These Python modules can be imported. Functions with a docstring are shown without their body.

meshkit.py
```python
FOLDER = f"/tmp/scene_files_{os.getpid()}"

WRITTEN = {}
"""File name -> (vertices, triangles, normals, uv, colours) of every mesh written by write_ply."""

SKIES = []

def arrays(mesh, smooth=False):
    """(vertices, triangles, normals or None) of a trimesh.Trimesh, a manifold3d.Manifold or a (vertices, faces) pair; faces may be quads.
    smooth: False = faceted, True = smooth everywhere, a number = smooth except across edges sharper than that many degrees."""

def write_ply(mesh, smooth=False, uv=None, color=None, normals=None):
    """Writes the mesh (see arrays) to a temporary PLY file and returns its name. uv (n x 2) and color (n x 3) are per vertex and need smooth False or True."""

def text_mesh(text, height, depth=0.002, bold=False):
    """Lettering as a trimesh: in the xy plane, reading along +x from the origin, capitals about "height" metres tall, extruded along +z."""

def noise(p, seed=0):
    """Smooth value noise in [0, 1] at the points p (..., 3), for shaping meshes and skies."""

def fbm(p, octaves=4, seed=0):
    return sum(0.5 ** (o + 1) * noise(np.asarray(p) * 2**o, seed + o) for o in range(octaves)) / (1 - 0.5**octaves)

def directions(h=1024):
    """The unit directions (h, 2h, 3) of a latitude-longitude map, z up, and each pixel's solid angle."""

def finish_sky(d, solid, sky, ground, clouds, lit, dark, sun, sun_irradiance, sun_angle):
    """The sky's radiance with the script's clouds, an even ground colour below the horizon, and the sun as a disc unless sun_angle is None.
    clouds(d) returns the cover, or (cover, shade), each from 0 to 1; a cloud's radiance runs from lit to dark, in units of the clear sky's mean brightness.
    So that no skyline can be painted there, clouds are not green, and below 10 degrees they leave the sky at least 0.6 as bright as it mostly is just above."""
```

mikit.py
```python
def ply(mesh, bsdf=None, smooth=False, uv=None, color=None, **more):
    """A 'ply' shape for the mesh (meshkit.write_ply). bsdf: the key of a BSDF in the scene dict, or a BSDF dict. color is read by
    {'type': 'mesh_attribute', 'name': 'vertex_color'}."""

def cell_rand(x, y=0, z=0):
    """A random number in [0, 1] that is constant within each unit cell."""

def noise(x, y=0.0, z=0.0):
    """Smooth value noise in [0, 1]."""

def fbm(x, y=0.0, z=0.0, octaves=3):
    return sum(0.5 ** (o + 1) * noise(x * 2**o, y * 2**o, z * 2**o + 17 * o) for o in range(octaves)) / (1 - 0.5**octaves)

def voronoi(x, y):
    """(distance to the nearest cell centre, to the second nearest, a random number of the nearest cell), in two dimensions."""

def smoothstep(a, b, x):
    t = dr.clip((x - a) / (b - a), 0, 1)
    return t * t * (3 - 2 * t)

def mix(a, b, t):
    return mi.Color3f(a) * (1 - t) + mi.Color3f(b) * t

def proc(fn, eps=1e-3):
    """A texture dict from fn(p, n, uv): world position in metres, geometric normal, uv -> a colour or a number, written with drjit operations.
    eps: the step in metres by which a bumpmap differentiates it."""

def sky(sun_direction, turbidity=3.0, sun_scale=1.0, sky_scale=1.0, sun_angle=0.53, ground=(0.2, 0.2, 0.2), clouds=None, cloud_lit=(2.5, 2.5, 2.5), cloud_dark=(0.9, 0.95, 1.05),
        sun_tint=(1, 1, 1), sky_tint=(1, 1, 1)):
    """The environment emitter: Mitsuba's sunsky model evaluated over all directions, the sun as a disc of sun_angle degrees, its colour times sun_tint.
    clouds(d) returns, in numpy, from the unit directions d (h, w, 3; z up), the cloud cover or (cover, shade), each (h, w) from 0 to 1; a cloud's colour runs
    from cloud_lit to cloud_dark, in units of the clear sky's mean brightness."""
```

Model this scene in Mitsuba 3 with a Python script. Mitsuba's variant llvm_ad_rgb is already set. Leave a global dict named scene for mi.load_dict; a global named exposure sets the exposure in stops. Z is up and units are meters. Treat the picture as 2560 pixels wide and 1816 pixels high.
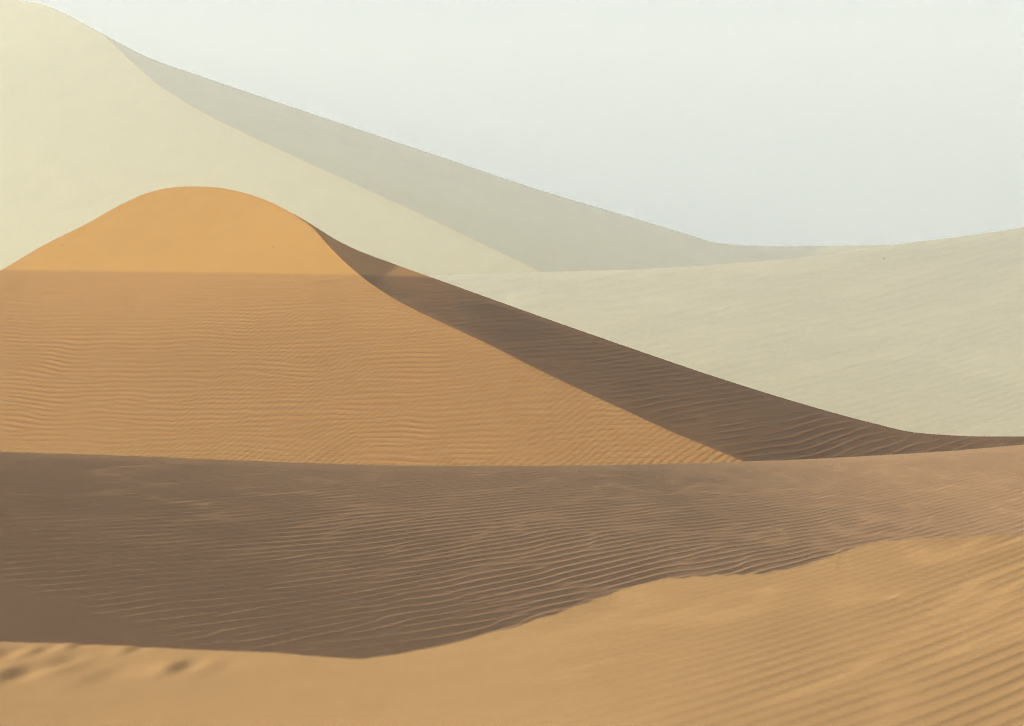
import math
import numpy as np, drjit as dr, mitsuba as mi, trimesh, mikit, meshkit
from scipy.interpolate import PchipInterpolator
from scipy.ndimage import map_coordinates, gaussian_filter1d

# ------------------------------------------------------------------ camera, sky, exposure
T = mi.ScalarTransform4f
exposure = 3.27
W, H = 2560.0, 1816.0                 # the photograph's own pixels, in which outlines are noted
FOV, PITCH = 42.0, math.radians(2.72)
F = 0.5 * W / math.tan(math.radians(FOV / 2))
scene, labels = {}, {}
scene['camera'] = {'type': 'thinlens', 'fov': FOV, 'fov_axis': 'x', 'near_clip': 0.5, 'far_clip': 9000.0,
                   'aperture_radius': 0.018, 'focus_distance': 90.0,
                   'to_world': T().look_at([0, 0, 0], [0, math.cos(PITCH), -math.sin(PITCH)], [0, 0, 1]),
                   'medium': {'type': 'ref', 'id': 'haze_air'}}
SUN = np.array([-0.93, -0.29, 0.222]); SUN /= np.linalg.norm(SUN)


def veil(d):                          # dust veil over the whole sky: dense and bright low down, thinner and deeper overhead
    e = np.degrees(np.arcsin(np.clip(d[..., 2], 0, 1)))
    t = np.clip(e / 45.0, 0, 1)
    return 0.92 + 0 * e, t * t * (3 - 2 * t)


scene['sky'] = mikit.sky(SUN.tolist(), turbidity=4, sun_scale=1.2, sky_scale=0.33, clouds=veil, ground=(0.30, 0.24, 0.15),
                         cloud_lit=(3.45, 4.7, 6.0), cloud_dark=(0.14, 0.165, 0.72), sun_tint=(1.0, 1.45, 2.55))

# ------------------------------------------------------------------ image point -> ray, surfaces -> meshes
SC = 2560.0 / 2289.0


def curve(*pts, smooth=0.0):
    """A line noted on the photograph (in the 2289 px wide view) as row(column), in the photograph's own pixels."""
    p = np.array(pts, float) * SC
    f = PchipInterpolator(p[:, 0], p[:, 1], extrapolate=False)
    x0, x1 = p[0, 0], p[-1, 0]
    s0 = (p[1, 1] - p[0, 1]) / (p[1, 0] - p[0, 0]); s1 = (p[-1, 1] - p[-2, 1]) / (p[-1, 0] - p[-2, 0])
    xs = np.linspace(x0 - 600, x1 + 600, 4001)
    ys = np.where(xs < x0, p[0, 1] + s0 * (xs - x0), np.where(xs > x1, p[-1, 1] + s1 * (xs - x1), f(np.clip(xs, x0, x1))))
    if smooth:
        ys = gaussian_filter1d(ys, smooth / (xs[1] - xs[0]), mode='nearest')
    return lambda c: np.interp(c, xs, ys)


def tangents(col, row):
    a, b = (np.asarray(col, float) - W / 2) / F, (H / 2 - np.asarray(row, float)) / F
    dy = math.cos(PITCH) + b * math.sin(PITCH)
    return a / dy, (b * math.cos(PITCH) - math.sin(PITCH)) / dy


def depth(hf, tu, tv, y0, y1):
    """First depth at which the ray meets the height field z = hf(x, y), by bisection in log depth."""
    lo, hi = np.full(np.shape(tu), math.log(y0)), np.full(np.shape(tu), math.log(y1))
    for _ in range(46):
        m = 0.5 * (lo + hi); y = np.exp(m)
        under = hf(tu * y, y) > tv * y
        hi = np.where(under, m, hi); lo = np.where(under, lo, m)
    return np.exp(0.5 * (lo + hi))


def grid_faces(nv, nu, base=0):
    j, i = np.meshgrid(np.arange(nv - 1), np.arange(nu - 1), indexing='ij')
    a = (base + j * nu + i).ravel(); b, c, d = a + 1, a + nu, a + nu + 1
    return np.vstack([np.stack([a, c, b], 1), np.stack([b, c, d], 1)])


def skirt(P, steps, slope):
    """The lee side behind a crest: the slope that the camera cannot see."""
    rows = [P]
    for s in steps:
        q = P.copy(); q[:, 1] += s; q[:, 2] -= slope * s * (1 - 0.35 * math.exp(-s / steps[1]))
        q[:, 2] = np.maximum(q[:, 2], -128.0)            # down to the desert floor
        rows.append(q)
    return np.array(rows)


def mesh_of(*grids):
    v, f, n = [], [], 0
    for g in grids:
        nv, nu = g.shape[:2]
        f.append(grid_faces(nv, nu, n)); v.append(g.reshape(-1, 3)); n += nv * nu
    m = trimesh.Trimesh(np.vstack(v), np.vstack(f), process=False)
    return m


# ------------------------------------------------------------------ wind ripples: narrow-band noise, one wave long per unit
NT, PER = 2048, 10.0


def wave_field(seed, radial=0.13, along=0.095):
    r = np.random.default_rng(seed)
    k = np.fft.fftfreq(NT) * PER
    kx, ky = np.meshgrid(k, k)
    kr = np.hypot(kx, ky)
    band = np.exp(-0.5 * ((kr - 1) / radial) ** 2 - 0.5 * (kx / along) ** 2) * (ky > 0)
    z = np.fft.ifft2(band * (r.standard_normal((NT, NT)) + 1j * r.standard_normal((NT, NT))))
    return z / np.sqrt((np.abs(z) ** 2).mean())


WAVE = {'long': wave_field(3), 'broken': wave_field(8, 0.16, 0.17)}


def ripples(p, q, kind='long', peak=1.0, skew=0.65):
    """Height of asymmetric wind ripples, about 1 from trough to crest; p runs along the crests, q across, in wavelengths."""
    z = WAVE[kind]
    at = np.array([np.mod(q * PER, NT), np.mod(p * PER, NT)])
    re, im = (map_coordinates(x, at, order=1, mode='grid-wrap') for x in (z.real, z.imag))
    a, ph = np.hypot(re, im), np.arctan2(im, re)
    return (np.exp(peak * (np.cos(ph - skew * np.cos(ph)) - 1)) - 0.5) * np.tanh(2.2 * a)


def noise2(x, y, s, seed=0, octaves=3):
    return meshkit.fbm(np.stack([x / s, y / s, 0 * x + 3.7 * seed], -1), octaves, seed)


def sstep(a, b, x):
    t = np.clip((x - a) / (b - a), 0, 1)
    return t * t * (3 - 2 * t)


# ------------------------------------------------------------------ outlines noted on the photograph
near_edge = curve((-140, 1428), (0, 1434), (150, 1438), (300, 1445), (450, 1453), (600, 1458), (700, 1466), (800, 1472), (870, 1465), (1000, 1438), (1100, 1413),
                  (1200, 1384), (1300, 1350), (1400, 1316), (1500, 1294), (1600, 1287), (1700, 1283), (1780, 1270), (1850, 1248), (1920, 1222), (2000, 1208),
                  (2150, 1201), (2289, 1194), (2430, 1186), smooth=10)
hollow_edge = curve((-140, 1004), (0, 1010), (250, 1018), (500, 1028), (750, 1037), (900, 1041), (1100, 1042), (1300, 1041), (1500, 1037), (1670, 1032), (1800, 1027),
                    (1950, 1019), (2100, 1010), (2200, 1002), (2289, 994), (2430, 983), smooth=6)
lit_top = curve((-140, 686), (0, 606), (100, 547), (200, 497), (240, 474), (280, 453), (320, 435), (350, 426), (390, 419), (430, 417), (480, 419), (540, 430), (600, 450),
                (650, 475), (672, 488), (700, 509), (740, 553), (780, 592), (830, 632), (900, 676), (1000, 724), (1100, 771), (1200, 822), (1300, 870), (1400, 916), (1500, 962),
                (1540, 979), (1600, 1003), (1670, 1033), (1800, 1092), (2000, 1184), (2200, 1280), smooth=3)
slip_top = curve((600, 446), (650, 474), (672, 487), (720, 517), (760, 541), (800, 560), (880, 590), (1000, 633), (1200, 705), (1400, 775), (1600, 843), (1800, 905),
                 (1950, 946), (2045, 967), (2100, 972), (2200, 976), (2289, 976), (2430, 974), smooth=4)
pale_edge = curve((-140, 614), (0, 616), (500, 619), (1000, 614), (1215, 608), (1400, 603), (1600, 592), (1800, 575), (1900, 562), (2000, 547), (2100, 535), (2200, 522),
                  (2289, 508), (2430, 486), smooth=5)
far_lit_top = curve((-140, -2), (0, -3), (40, 0), (100, 12), (160, 38), (200, 60), (226, 74), (260, 103), (300, 141), (350, 184), (430, 236), (500, 273), (600, 320), (700, 367),
                    (800, 412), (900, 458), (1000, 505), (1100, 553), (1150, 577), (1215, 607), (1400, 692), (1600, 790), smooth=4)
far_slip_top = curve((190, 54), (226, 73), (270, 98), (330, 128), (450, 171), (600, 222), (800, 289), (1000, 356), (1200, 423), (1400, 483), (1550, 528), (1600, 543), (1660, 549),
                     (1750, 551), (1900, 549), (2000, 547), (2100, 543), (2289, 540), (2430, 540), smooth=5)

COL0, COL1 = -110.0, 2670.0


def columns(c0=COL0, c1=COL1, step=3.1):
    return np.linspace(c0, c1, int((c1 - c0) / step))


# ------------------------------------------------------------------ materials
SAND = (0.395, 0.238, 0.135)


def sand_bsdf(name, color, scale=1.0, line=None, low=None, bump=None, bump_height=0.0):
    c0 = mi.ScalarColor3f(*color)

    def fn(p, n, uv):
        g = mikit.fbm(p.x * (0.9 * scale), p.y * (0.9 * scale), p.z * (0.9 * scale), 3)
        b = mikit.fbm(p.x * (0.08 * scale), p.y * (0.08 * scale), p.z * (0.12 * scale) + 9.0, 2)
        g2 = mikit.noise(p.x * (14.0 * scale), p.y * (14.0 * scale), p.z * (14.0 * scale))
        tone = 1.0 + 0.07 * (g - 0.5) + 0.10 * (b - 0.5) + 0.05 * (g2 - 0.5)
        col = mi.Color3f(*color)
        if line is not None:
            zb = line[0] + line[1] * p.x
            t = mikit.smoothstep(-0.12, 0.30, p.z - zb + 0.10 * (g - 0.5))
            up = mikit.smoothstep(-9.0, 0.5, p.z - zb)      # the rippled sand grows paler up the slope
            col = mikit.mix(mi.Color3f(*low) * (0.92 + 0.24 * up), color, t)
        return col * tone

    d = {'type': 'diffuse', 'reflectance': mikit.proc(fn)}
    if bump is not None:
        d = {'type': 'bumpmap', 'arbitrary': mikit.proc(bump, eps=0.04), 'scale': 1.0, 'nested': d}
    scene[name] = {'type': 'twosided', 'bsdf': d}


# ------------------------------------------------------------------ the near dune (out of focus)
NEAR_A, NEAR_X, NEAR_Y = -2.5, 0.12, -0.05
DENTS = [(65, 1682, 34, 0.085), (165, 1655, 30, 0.05), (215, 1672, 40, 0.04), (280, 1684, 40, 0.035), (110, 1626, 20, 0.03), (470, 1666, 26, 0.055), (5, 1638, 30, 0.05),
         (205, 1612, 18, 0.03), (345, 1622, 18, 0.03), (560, 1668, 34, 0.015)]


def near_h(x, y):
    return NEAR_A + NEAR_X * x + NEAR_Y * y + 0.006 * np.minimum(x, 0) ** 2


def near_detail(x, y):
    z = 0.05 * (noise2(x, y, 5.0, 1, 2) - 0.5)
    for c, r, w, d in DENTS:
        tu, tv = tangents(c, r); yy = float(depth(near_h, np.array(tu), np.array(tv), 3, 80)); xx = tu * yy
        sx = w / F * yy; sy = 2.2 * sx
        g = np.exp(-0.5 * (((x - xx) / sx) ** 2 + ((y - yy - 0.35 * (x - xx)) / sy) ** 2))
        z = z - d * g * 0.36
        g2 = np.exp(-0.5 * (((x - xx + 1.9 * sx) / (1.1 * sx)) ** 2 + ((y - yy) / sy) ** 2))
        z = z + d * g2 * 0.35
    lam = 0.22
    q = y - (0.45 * x + 0.045 * x * x)
    r = ripples(x / lam * 0.9 + 20, q / lam, 'long')
    mask = sstep(-2.6, 1.6, x + 0.35 * (y - 11)) * (0.9 + 0.2 * noise2(x, y, 2.5, 5, 2))
    return z + 0.030 * mask * r


def build(name, cols, top, bottom, rows, hf, detail, y0, y1, steps, slope, bsdf, extra_rows=None):
    cc, tt = np.meshgrid(cols, np.linspace(0, 1, rows))
    rr = top(cc) * (1 - tt) + np.maximum(bottom(cc) if callable(bottom) else bottom, top(cc)) * tt
    if extra_rows is not None:
        cc = np.vstack([cc, np.repeat(cols[None], len(extra_rows), 0)]); rr = np.vstack([rr, np.repeat(np.array(extra_rows)[:, None], len(cols), 1)])
    tu, tv = tangents(cc, rr)
    y = depth(hf, tu, tv, y0, y1) if callable(hf) else hf(tu, tv)
    P = np.stack([tu * y, y, tv * y], -1)
    P[..., 2] += detail(P[..., 0], P[..., 1], P[..., 2], cc, rr)
    scene[name] = mikit.ply(mesh_of(P, skirt(P[0], steps, slope)), bsdf, smooth=True)
    return P


sand_bsdf('near_sand', (0.395, 0.239, 0.119), 3.0)
build('near_dune', columns(), near_edge, 1960.0, 300, near_h, lambda x, y, z, c, r: near_detail(x, y), 2.0, 90.0, (0.1, 0.3, 0.8, 2, 4, 7), 0.7, 'near_sand',
      extra_rows=[2080, 2260, 2500, 2900, 3400])
labels['near_dune'] = {'kind': 'structure', 'label': 'blurred sunlit sand ridge across the bottom, dimpled at its left end', 'category': 'sand dune'}

# ------------------------------------------------------------------ the shaded rippled hollow
X_A, X_B, S_A, S_B = 8.0, 24.0, -0.228, -0.035


def hollow_h(x, y):
    t = np.clip(x - X_A, 0, X_B - X_A)
    z = S_A * (x + 9.6) + 0.5 * (S_B - S_A) / (X_B - X_A) * t * t + (S_B - S_A) * np.maximum(x - X_B, 0)
    t = np.clip((y - 27) / 24, 0, 1)
    return -6.4 + z + 0.074 * (x + 6) * t * t * (3 - 2 * t)


def hollow_detail(x, y, z, c, r):
    lam = 0.76
    q = y - (1.6 * x - 0.014 * x * x)
    wob = 0.9 * (noise2(x, y, 9.0, 2, 2) - 0.5)
    rl = ripples(x / lam * 2.0, (q + wob) / lam, 'long', skew=0.45)
    rb = ripples(x / lam * 2.0 + 50, (q + wob) / lam + 33, 'broken')
    n = noise2(x, y, 6.0, 7, 3)
    reach = (y - 33) + 1.0 * np.maximum(x - 1, 0)                     # ripples die out towards the foot on the left
    m_long = sstep(0.0, 6.0, reach + 8 * (n - 0.5))
    m_brk = sstep(-6.0, 1.0, reach + 9 * (n - 0.5)) * (1 - m_long)
    fade = sstep(0, 22, r - hollow_edge(c)) * 0.7 + 0.3
    f2 = 0.10 * ripples(x / 0.33 + 7, (y - 0.1 * x) / 0.33 + 11, 'broken')
    return 0.033 * (1 + 0.03 * np.maximum(x, 0)) * (m_long * rl + 0.75 * m_brk * rb) * fade + 0.06 * f2 * (1 - m_long) + 0.02 * (noise2(x, y, 12, 9, 2) - 0.5)


sand_bsdf('hollow_sand', (0.400, 0.236, 0.131), 1.0)
build('shaded_hollow', columns(), hollow_edge, lambda c: near_edge(c) + 60, 430, hollow_h, hollow_detail, 10.0, 300.0, (0.3, 1, 3, 8, 15), 0.55, 'hollow_sand')
labels['shaded_hollow'] = {'kind': 'structure', 'label': 'dim brown hollow of wind-rippled sand between the near ridge and the orange dune', 'category': 'sand hollow'}


# ------------------------------------------------------------------ a dune of two faces: the sunlit windward face and the shaded slip face behind its crest
def dune(key, c_split, top, slip, bot_row, a_depth, face, szx, bsdf, slip_bsdf, face_detail, slip_detail, face_rows, slip_rows, scale, tail):
    def face_y(tu, tv):
        return depth(face, tu, tv, a_depth * 0.3, a_depth * 4)

    # windward face
    cols = columns(COL0, c_split[2])
    cc, tt = np.meshgrid(cols, np.linspace(0, 1, face_rows))
    rr = top(cc) * (1 - tt) + np.maximum(bot_row, top(cc) + 2) * tt
    tu, tv = tangents(cc, rr); y = face_y(tu, tv)
    P = np.stack([tu * y, y, tv * y], -1)
    P[..., 2] += face_detail(P[..., 0], P[..., 1], P[..., 2], cc, rr)
    st = tuple(scale * s for s in (0.5, 1.5, 5, 14, 30))
    scene[key + '__windward_face'] = mikit.ply(mesh_of(P, skirt(P[0], st, 0.62)), bsdf, smooth=True)
    # slip face: fitted to the crest line
    ca = np.linspace(c_split[0], c_split[1], 60)
    tu, tv = tangents(ca, top(ca)); ya = face_y(tu, tv)
    X, Y, Z = tu * ya, ya, tv * ya
    M = np.stack([np.ones_like(X), Y], 1)
    sol = np.linalg.lstsq(M, Z - szx * X, rcond=None)[0]
    sa, szy = sol
    def slip_h(x, y):
        t = np.maximum(x - tail[0], 0); u = np.maximum(tail[3] - x, 0)
        return sa + szx * x + szy * y + tail[1] * t * t / (1 + t / tail[2]) - tail[4] * u * u

    cols = columns(c_split[0], COL1)
    cc, tt = np.meshgrid(cols, np.linspace(0, 1, slip_rows))
    lower = np.minimum(top(cc) + 3, bot_row)
    rr = slip(cc) * (1 - tt) + np.maximum(lower, slip(cc) + 0.5) * tt
    tu, tv = tangents(cc, rr); y = depth(slip_h, tu, tv, a_depth * 0.3, a_depth * 4)
    tA, vA = tangents(cols, np.minimum(top(cols), bot_row)); yA = face_y(tA, vA); yP = depth(slip_h, tA, vA, a_depth * 0.3, a_depth * 4)
    ratio = np.where(cols < c_split[1], yA / yP, 0); ratio = np.where(cols < c_split[1], ratio, ratio[cols < c_split[1]][-1])
    ratio = gaussian_filter1d(ratio, 6, mode='nearest')
    y = y * (1 + (ratio[None] - 1) * tt ** 0.8)
    P = np.stack([tu * y, y, tv * y], -1)
    P[..., 2] += slip_detail(P[..., 0], P[..., 1], P[..., 2], cc, rr)
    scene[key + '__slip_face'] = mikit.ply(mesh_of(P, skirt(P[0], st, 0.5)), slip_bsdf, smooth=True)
    return face_y


def facet(col, row, y, zx, zy, bend=0.0, x0=0.0):
    """A slope through the point at that pixel and depth, with gradient zx, zy there, bending over to the right."""
    tu, tv = tangents(col, row); xp = float(tu) * y
    z0 = float(tv) * y - zx * xp - zy * y + bend * (xp - x0) ** 2
    return lambda px, py: z0 + zx * px + zy * py - bend * (px - x0) ** 2


mid_h = facet(1867, 1154, 100.0, 0.24, 0.70, 0.0007, -25.0)
far_h = facet(1359, 679, 1650.0, 0.15, 0.90)


def mid_line():
    tu, tv = tangents(np.array([0.0, 500.0, 1000.0]), np.array([677.0, 685.0, 691.0]))
    y = depth(mid_h, tu, tv, 30, 600)
    b, a = np.polyfit(tu * y, tv * y, 1)
    return float(a), float(b)


LINE = mid_line()


def mid_face_detail(x, y, z, c, r):
    d = LINE[0] + LINE[1] * x - z                          # metres below the edge of the ripple field
    dd = np.maximum(d, 0)
    lam = 0.40
    q = -(dd + 0.7 * 2.6 * (1 - np.exp(-dd / 2.6))) - (0.05 * (x + 30) + 0.0011 * (x + 30) ** 2)
    wob = 1.0 * (noise2(x, z * 2, 6.0, 21, 2) - 0.5)
    rl = ripples(x / 1.9 + 11, (q + wob) / lam, 'long', skew=-0.65)
    rb = ripples(x / 1.5 + 91, (q + wob) / lam + 41, 'broken', skew=-0.65)
    n = noise2(x, z * 2.5, 7.0, 23, 3)
    m_on = sstep(0.0, 0.4, d)
    die = sstep(6.5, 11.5, d - 0.28 * np.maximum(x + 12, 0) + 6 * (n - 0.5))
    gone = sstep(12.0, 17.0, d - 0.28 * np.maximum(x + 20, 0) + 6 * (n - 0.5))
    e = sstep(0, 14, r - lit_top(c))
    lamf = 0.62 + 0.38 * sstep(0, 6, dd)
    return 0.175 * m_on * lamf * e * (rl * (1 - die) + rb * die * 0.85 * (1 - 0.8 * gone)) + 0.25 * (noise2(x, z * 1.5, 22, 25, 2) - 0.5) * e


def mid_slip_detail(x, y, z, c, r):
    d = LINE[0] + LINE[1] * x - z
    lam = 0.36
    q = z - 0.05 * x
    wob = 0.6 * (noise2(x, z * 2, 8.0, 31, 2) - 0.5)
    rl = ripples(x / 2.0 + 51, (q + wob) / lam + 5, 'long')
    rb = ripples(x / 1.6 + 71, (q + wob) / lam + 15, 'broken')
    m_on = sstep(0.0, 3.0, d) * 0.85 + 0.15 * sstep(0, 0.5, d)
    n = sstep(0.4, 0.6, noise2(x, z * 2.0, 9.0, 33, 2))
    e = sstep(0, 16, r - slip_top(c)) * sstep(0, 12, np.where(c < 1880, lit_top(c) - r, 99))
    return (0.090 + 0.08 * sstep(10, -4, x)) * m_on * e * (rl * n + rb * (1 - n))


def fine(p, n, uv):                                        # small oblique wind striae on the smooth sand
    ph = (p.z - 0.62 * p.x) * (6.2832 / 0.44) + 5.0 * mikit.noise(p.x * 0.25, p.z * 0.5, 0.0)
    a = 0.6 + 0.4 * mikit.smoothstep(0.25, 0.6, mikit.noise(p.x * 0.06 + 3.3, p.z * 0.10, 4.0))
    g = mikit.noise(p.x * 7.0, p.y * 7.0, p.z * 9.0)
    return 0.032 * a * dr.sin(ph) + 0.006 * g


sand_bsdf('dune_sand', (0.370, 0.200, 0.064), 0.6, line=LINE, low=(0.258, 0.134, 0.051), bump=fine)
sand_bsdf('slip_sand_painted', (0.44, 0.222, 0.088), 0.6, line=LINE, low=(0.228, 0.116, 0.055))  # dune sand retinted: paler upper band paints grazing light, bluer low band paints shade
dune('sand_dune', (735, 1900, 2080), lit_top, slip_top, 1260.0, 100.0, mid_h, -0.242, 'dune_sand', 'slip_sand_painted', mid_face_detail, mid_slip_detail, 420, 260, 1.0, (26.0, 0.0055, 12.0, -6.0, 0.0035))
labels['sand_dune'] = {'kind': 'structure', 'label': 'sharp-crested orange dune with a rounded summit, rippled flank and dark slip face', 'category': 'sand dune'}
labels['sand_dune__slip_face'] = {'label': 'dark brown shaded slip face'}

# ------------------------------------------------------------------ the pale rippled plain in the haze
PALE_A, PALE_X, PALE_Y = -242.0, 0.07, 0.20


def pale_h(x, y):
    return PALE_A + PALE_X * x + PALE_Y * y


def pale_detail(x, y, z, c, r):
    q = y - (0.45 * x + 0.0004 * x * x)
    wob = 8 * (noise2(x, y, 150.0, 41, 2) - 0.5)
    qq = np.maximum(q + wob, 250)
    ph = -(760 ** 2 / 14.0) / qq                            # the waves lengthen up the slope
    hi = 0.17 * 14.0 * (qq / 760) ** 2
    rl = ripples(x / 22 + 31, ph + 7, 'long')
    rb = ripples(x / 18 + 131, ph + 77, 'broken')
    n = noise2(x, y, 160, 43, 2); m = 0.8 * sstep(0.55, 0.75, noise2(x, y, 110, 44, 2))
    e = sstep(0, 26, r - pale_edge(c))
    return hi * (rl * (1 - m) + 0.8 * rb * m) * (0.85 + 0.3 * n) * (0.08 + 0.92 * e) + 2 * (noise2(x, y, 300, 45, 2) - 0.5) * e


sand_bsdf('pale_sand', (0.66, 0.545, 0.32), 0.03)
sand_bsdf('far_sand', (0.47, 0.375, 0.14), 0.03)
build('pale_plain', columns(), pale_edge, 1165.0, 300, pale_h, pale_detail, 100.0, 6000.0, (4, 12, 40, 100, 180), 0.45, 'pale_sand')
labels['pale_plain'] = {'kind': 'structure', 'label': 'pale hazy slope of rippled sand rising to the right behind the orange dune', 'category': 'sand slope'}

# ------------------------------------------------------------------ the far dune
def far_detail(x, y, z, c, r):
    return 6 * (noise2(x, z * 1.5, 320, 51, 2) - 0.5) * sstep(0, 30, r - far_lit_top(c))


dune('far_dune', (252, 1359, 1650), far_lit_top, far_slip_top, 1000.0, 1650.0, far_h, -0.36, 'far_sand', 'far_sand', far_detail, lambda x, y, z, c, r: 0 * x, 120, 120, 16.0, (330.0, 0.0011, 1e5, -9999.0, 0.0))
labels['far_dune'] = {'kind': 'structure', 'label': 'huge pale dune fading into the haze, with a grey-green shaded face', 'category': 'sand dune'}
labels['far_dune__slip_face'] = {'label': 'grey-green shaded slip face fading in haze'}

# ------------------------------------------------------------------ the desert floor under and between the dunes
gy = np.array([-38, -20, 0, 10, 30, 60, 100, 160, 240, 340, 460, 600, 760, 1000, 1400, 1900, 2400, 3000, 3690.0])
gx = np.linspace(-2250, 2150, 90)
GX, GY = np.meshgrid(gx, gy)
GZ = -24 - 116 * sstep(170, 640, GY) + 2.0 * (noise2(GX, GY, 180, 61, 2) - 0.5)
scene['ground'] = mikit.ply(mesh_of(np.stack([GX, GY, GZ], -1)), 'far_sand', smooth=True)
labels['ground'] = {'kind': 'structure', 'label': 'sandy desert floor between the dunes', 'category': 'ground'}
labels['sky'] = {'kind': 'structure', 'label': 'blank pale sky veiled by dust', 'category': 'sky'}

# ------------------------------------------------------------------ pebbles lying on the sand
sand_bsdf('pebble_stone', (0.15, 0.09, 0.05), 2.0)


def pebble(key, col, row, hf, y0, y1, px, label):
    tu, tv = tangents(np.array(col), np.array(row))
    y = float(depth(hf, tu, tv, y0, y1)); s = 0.5 * px / F * y
    m = trimesh.creation.icosphere(2, 1.0)
    v = m.vertices * (1 + 0.5 * (meshkit.fbm(m.vertices * 1.3 + col, 3, int(col)) - 0.5))[:, None]
    m.vertices = v * np.array([1.25, 0.9, 0.75]) * s + np.array([float(tu) * y, y, float(tv) * y + 0.25 * s])
    scene[key] = mikit.ply(m, 'pebble_stone', smooth=40)
    labels[key] = {'label': label, 'category': 'pebble'}


pebble('pebble', 1047, 1436, hollow_h, 10, 300, 5.0, 'dark pebble in the middle of the dim rippled hollow')
pebble('pebble_001', 337, 1372, hollow_h, 10, 300, 4.6, 'dark pebble at the left of the dim hollow, where ripples break up')
pebble('pebble_002', 1353, 925, mid_h, 30, 600, 4.0, 'pebble on the orange flank just below the crest line')
pebble('pebble_003', 155.5, 614.5, mid_h, 30, 600, 2.8, 'tiny pebble on the smooth left shoulder of the orange dune')
pebble('pebble_004', 683, 618, mid_h, 30, 600, 3.0, 'tiny pebble on the smooth summit slope, right of centre')
pebble('pebble_005', 2210, 648, pale_h, 100, 6000, 4.5, 'small dark lump on the pale slope below its skyline')

# ------------------------------------------------------------------ haze
scene['haze_air'] = {'type': 'homogeneous', 'albedo': {'type': 'rgb', 'value': [0.94, 0.965, 0.98]}, 'sigma_t': 0.0005}
scene['haze'] = {'type': 'cube', 'to_world': T().translate([-50, 1835, 280]).scale([2250, 1885, 425]), 'bsdf': {'type': 'null'}, 'interior': {'type': 'ref', 'id': 'haze_air'}}
labels['haze'] = {'kind': 'stuff', 'label': 'dusty haze hanging over the desert', 'category': 'haze'}
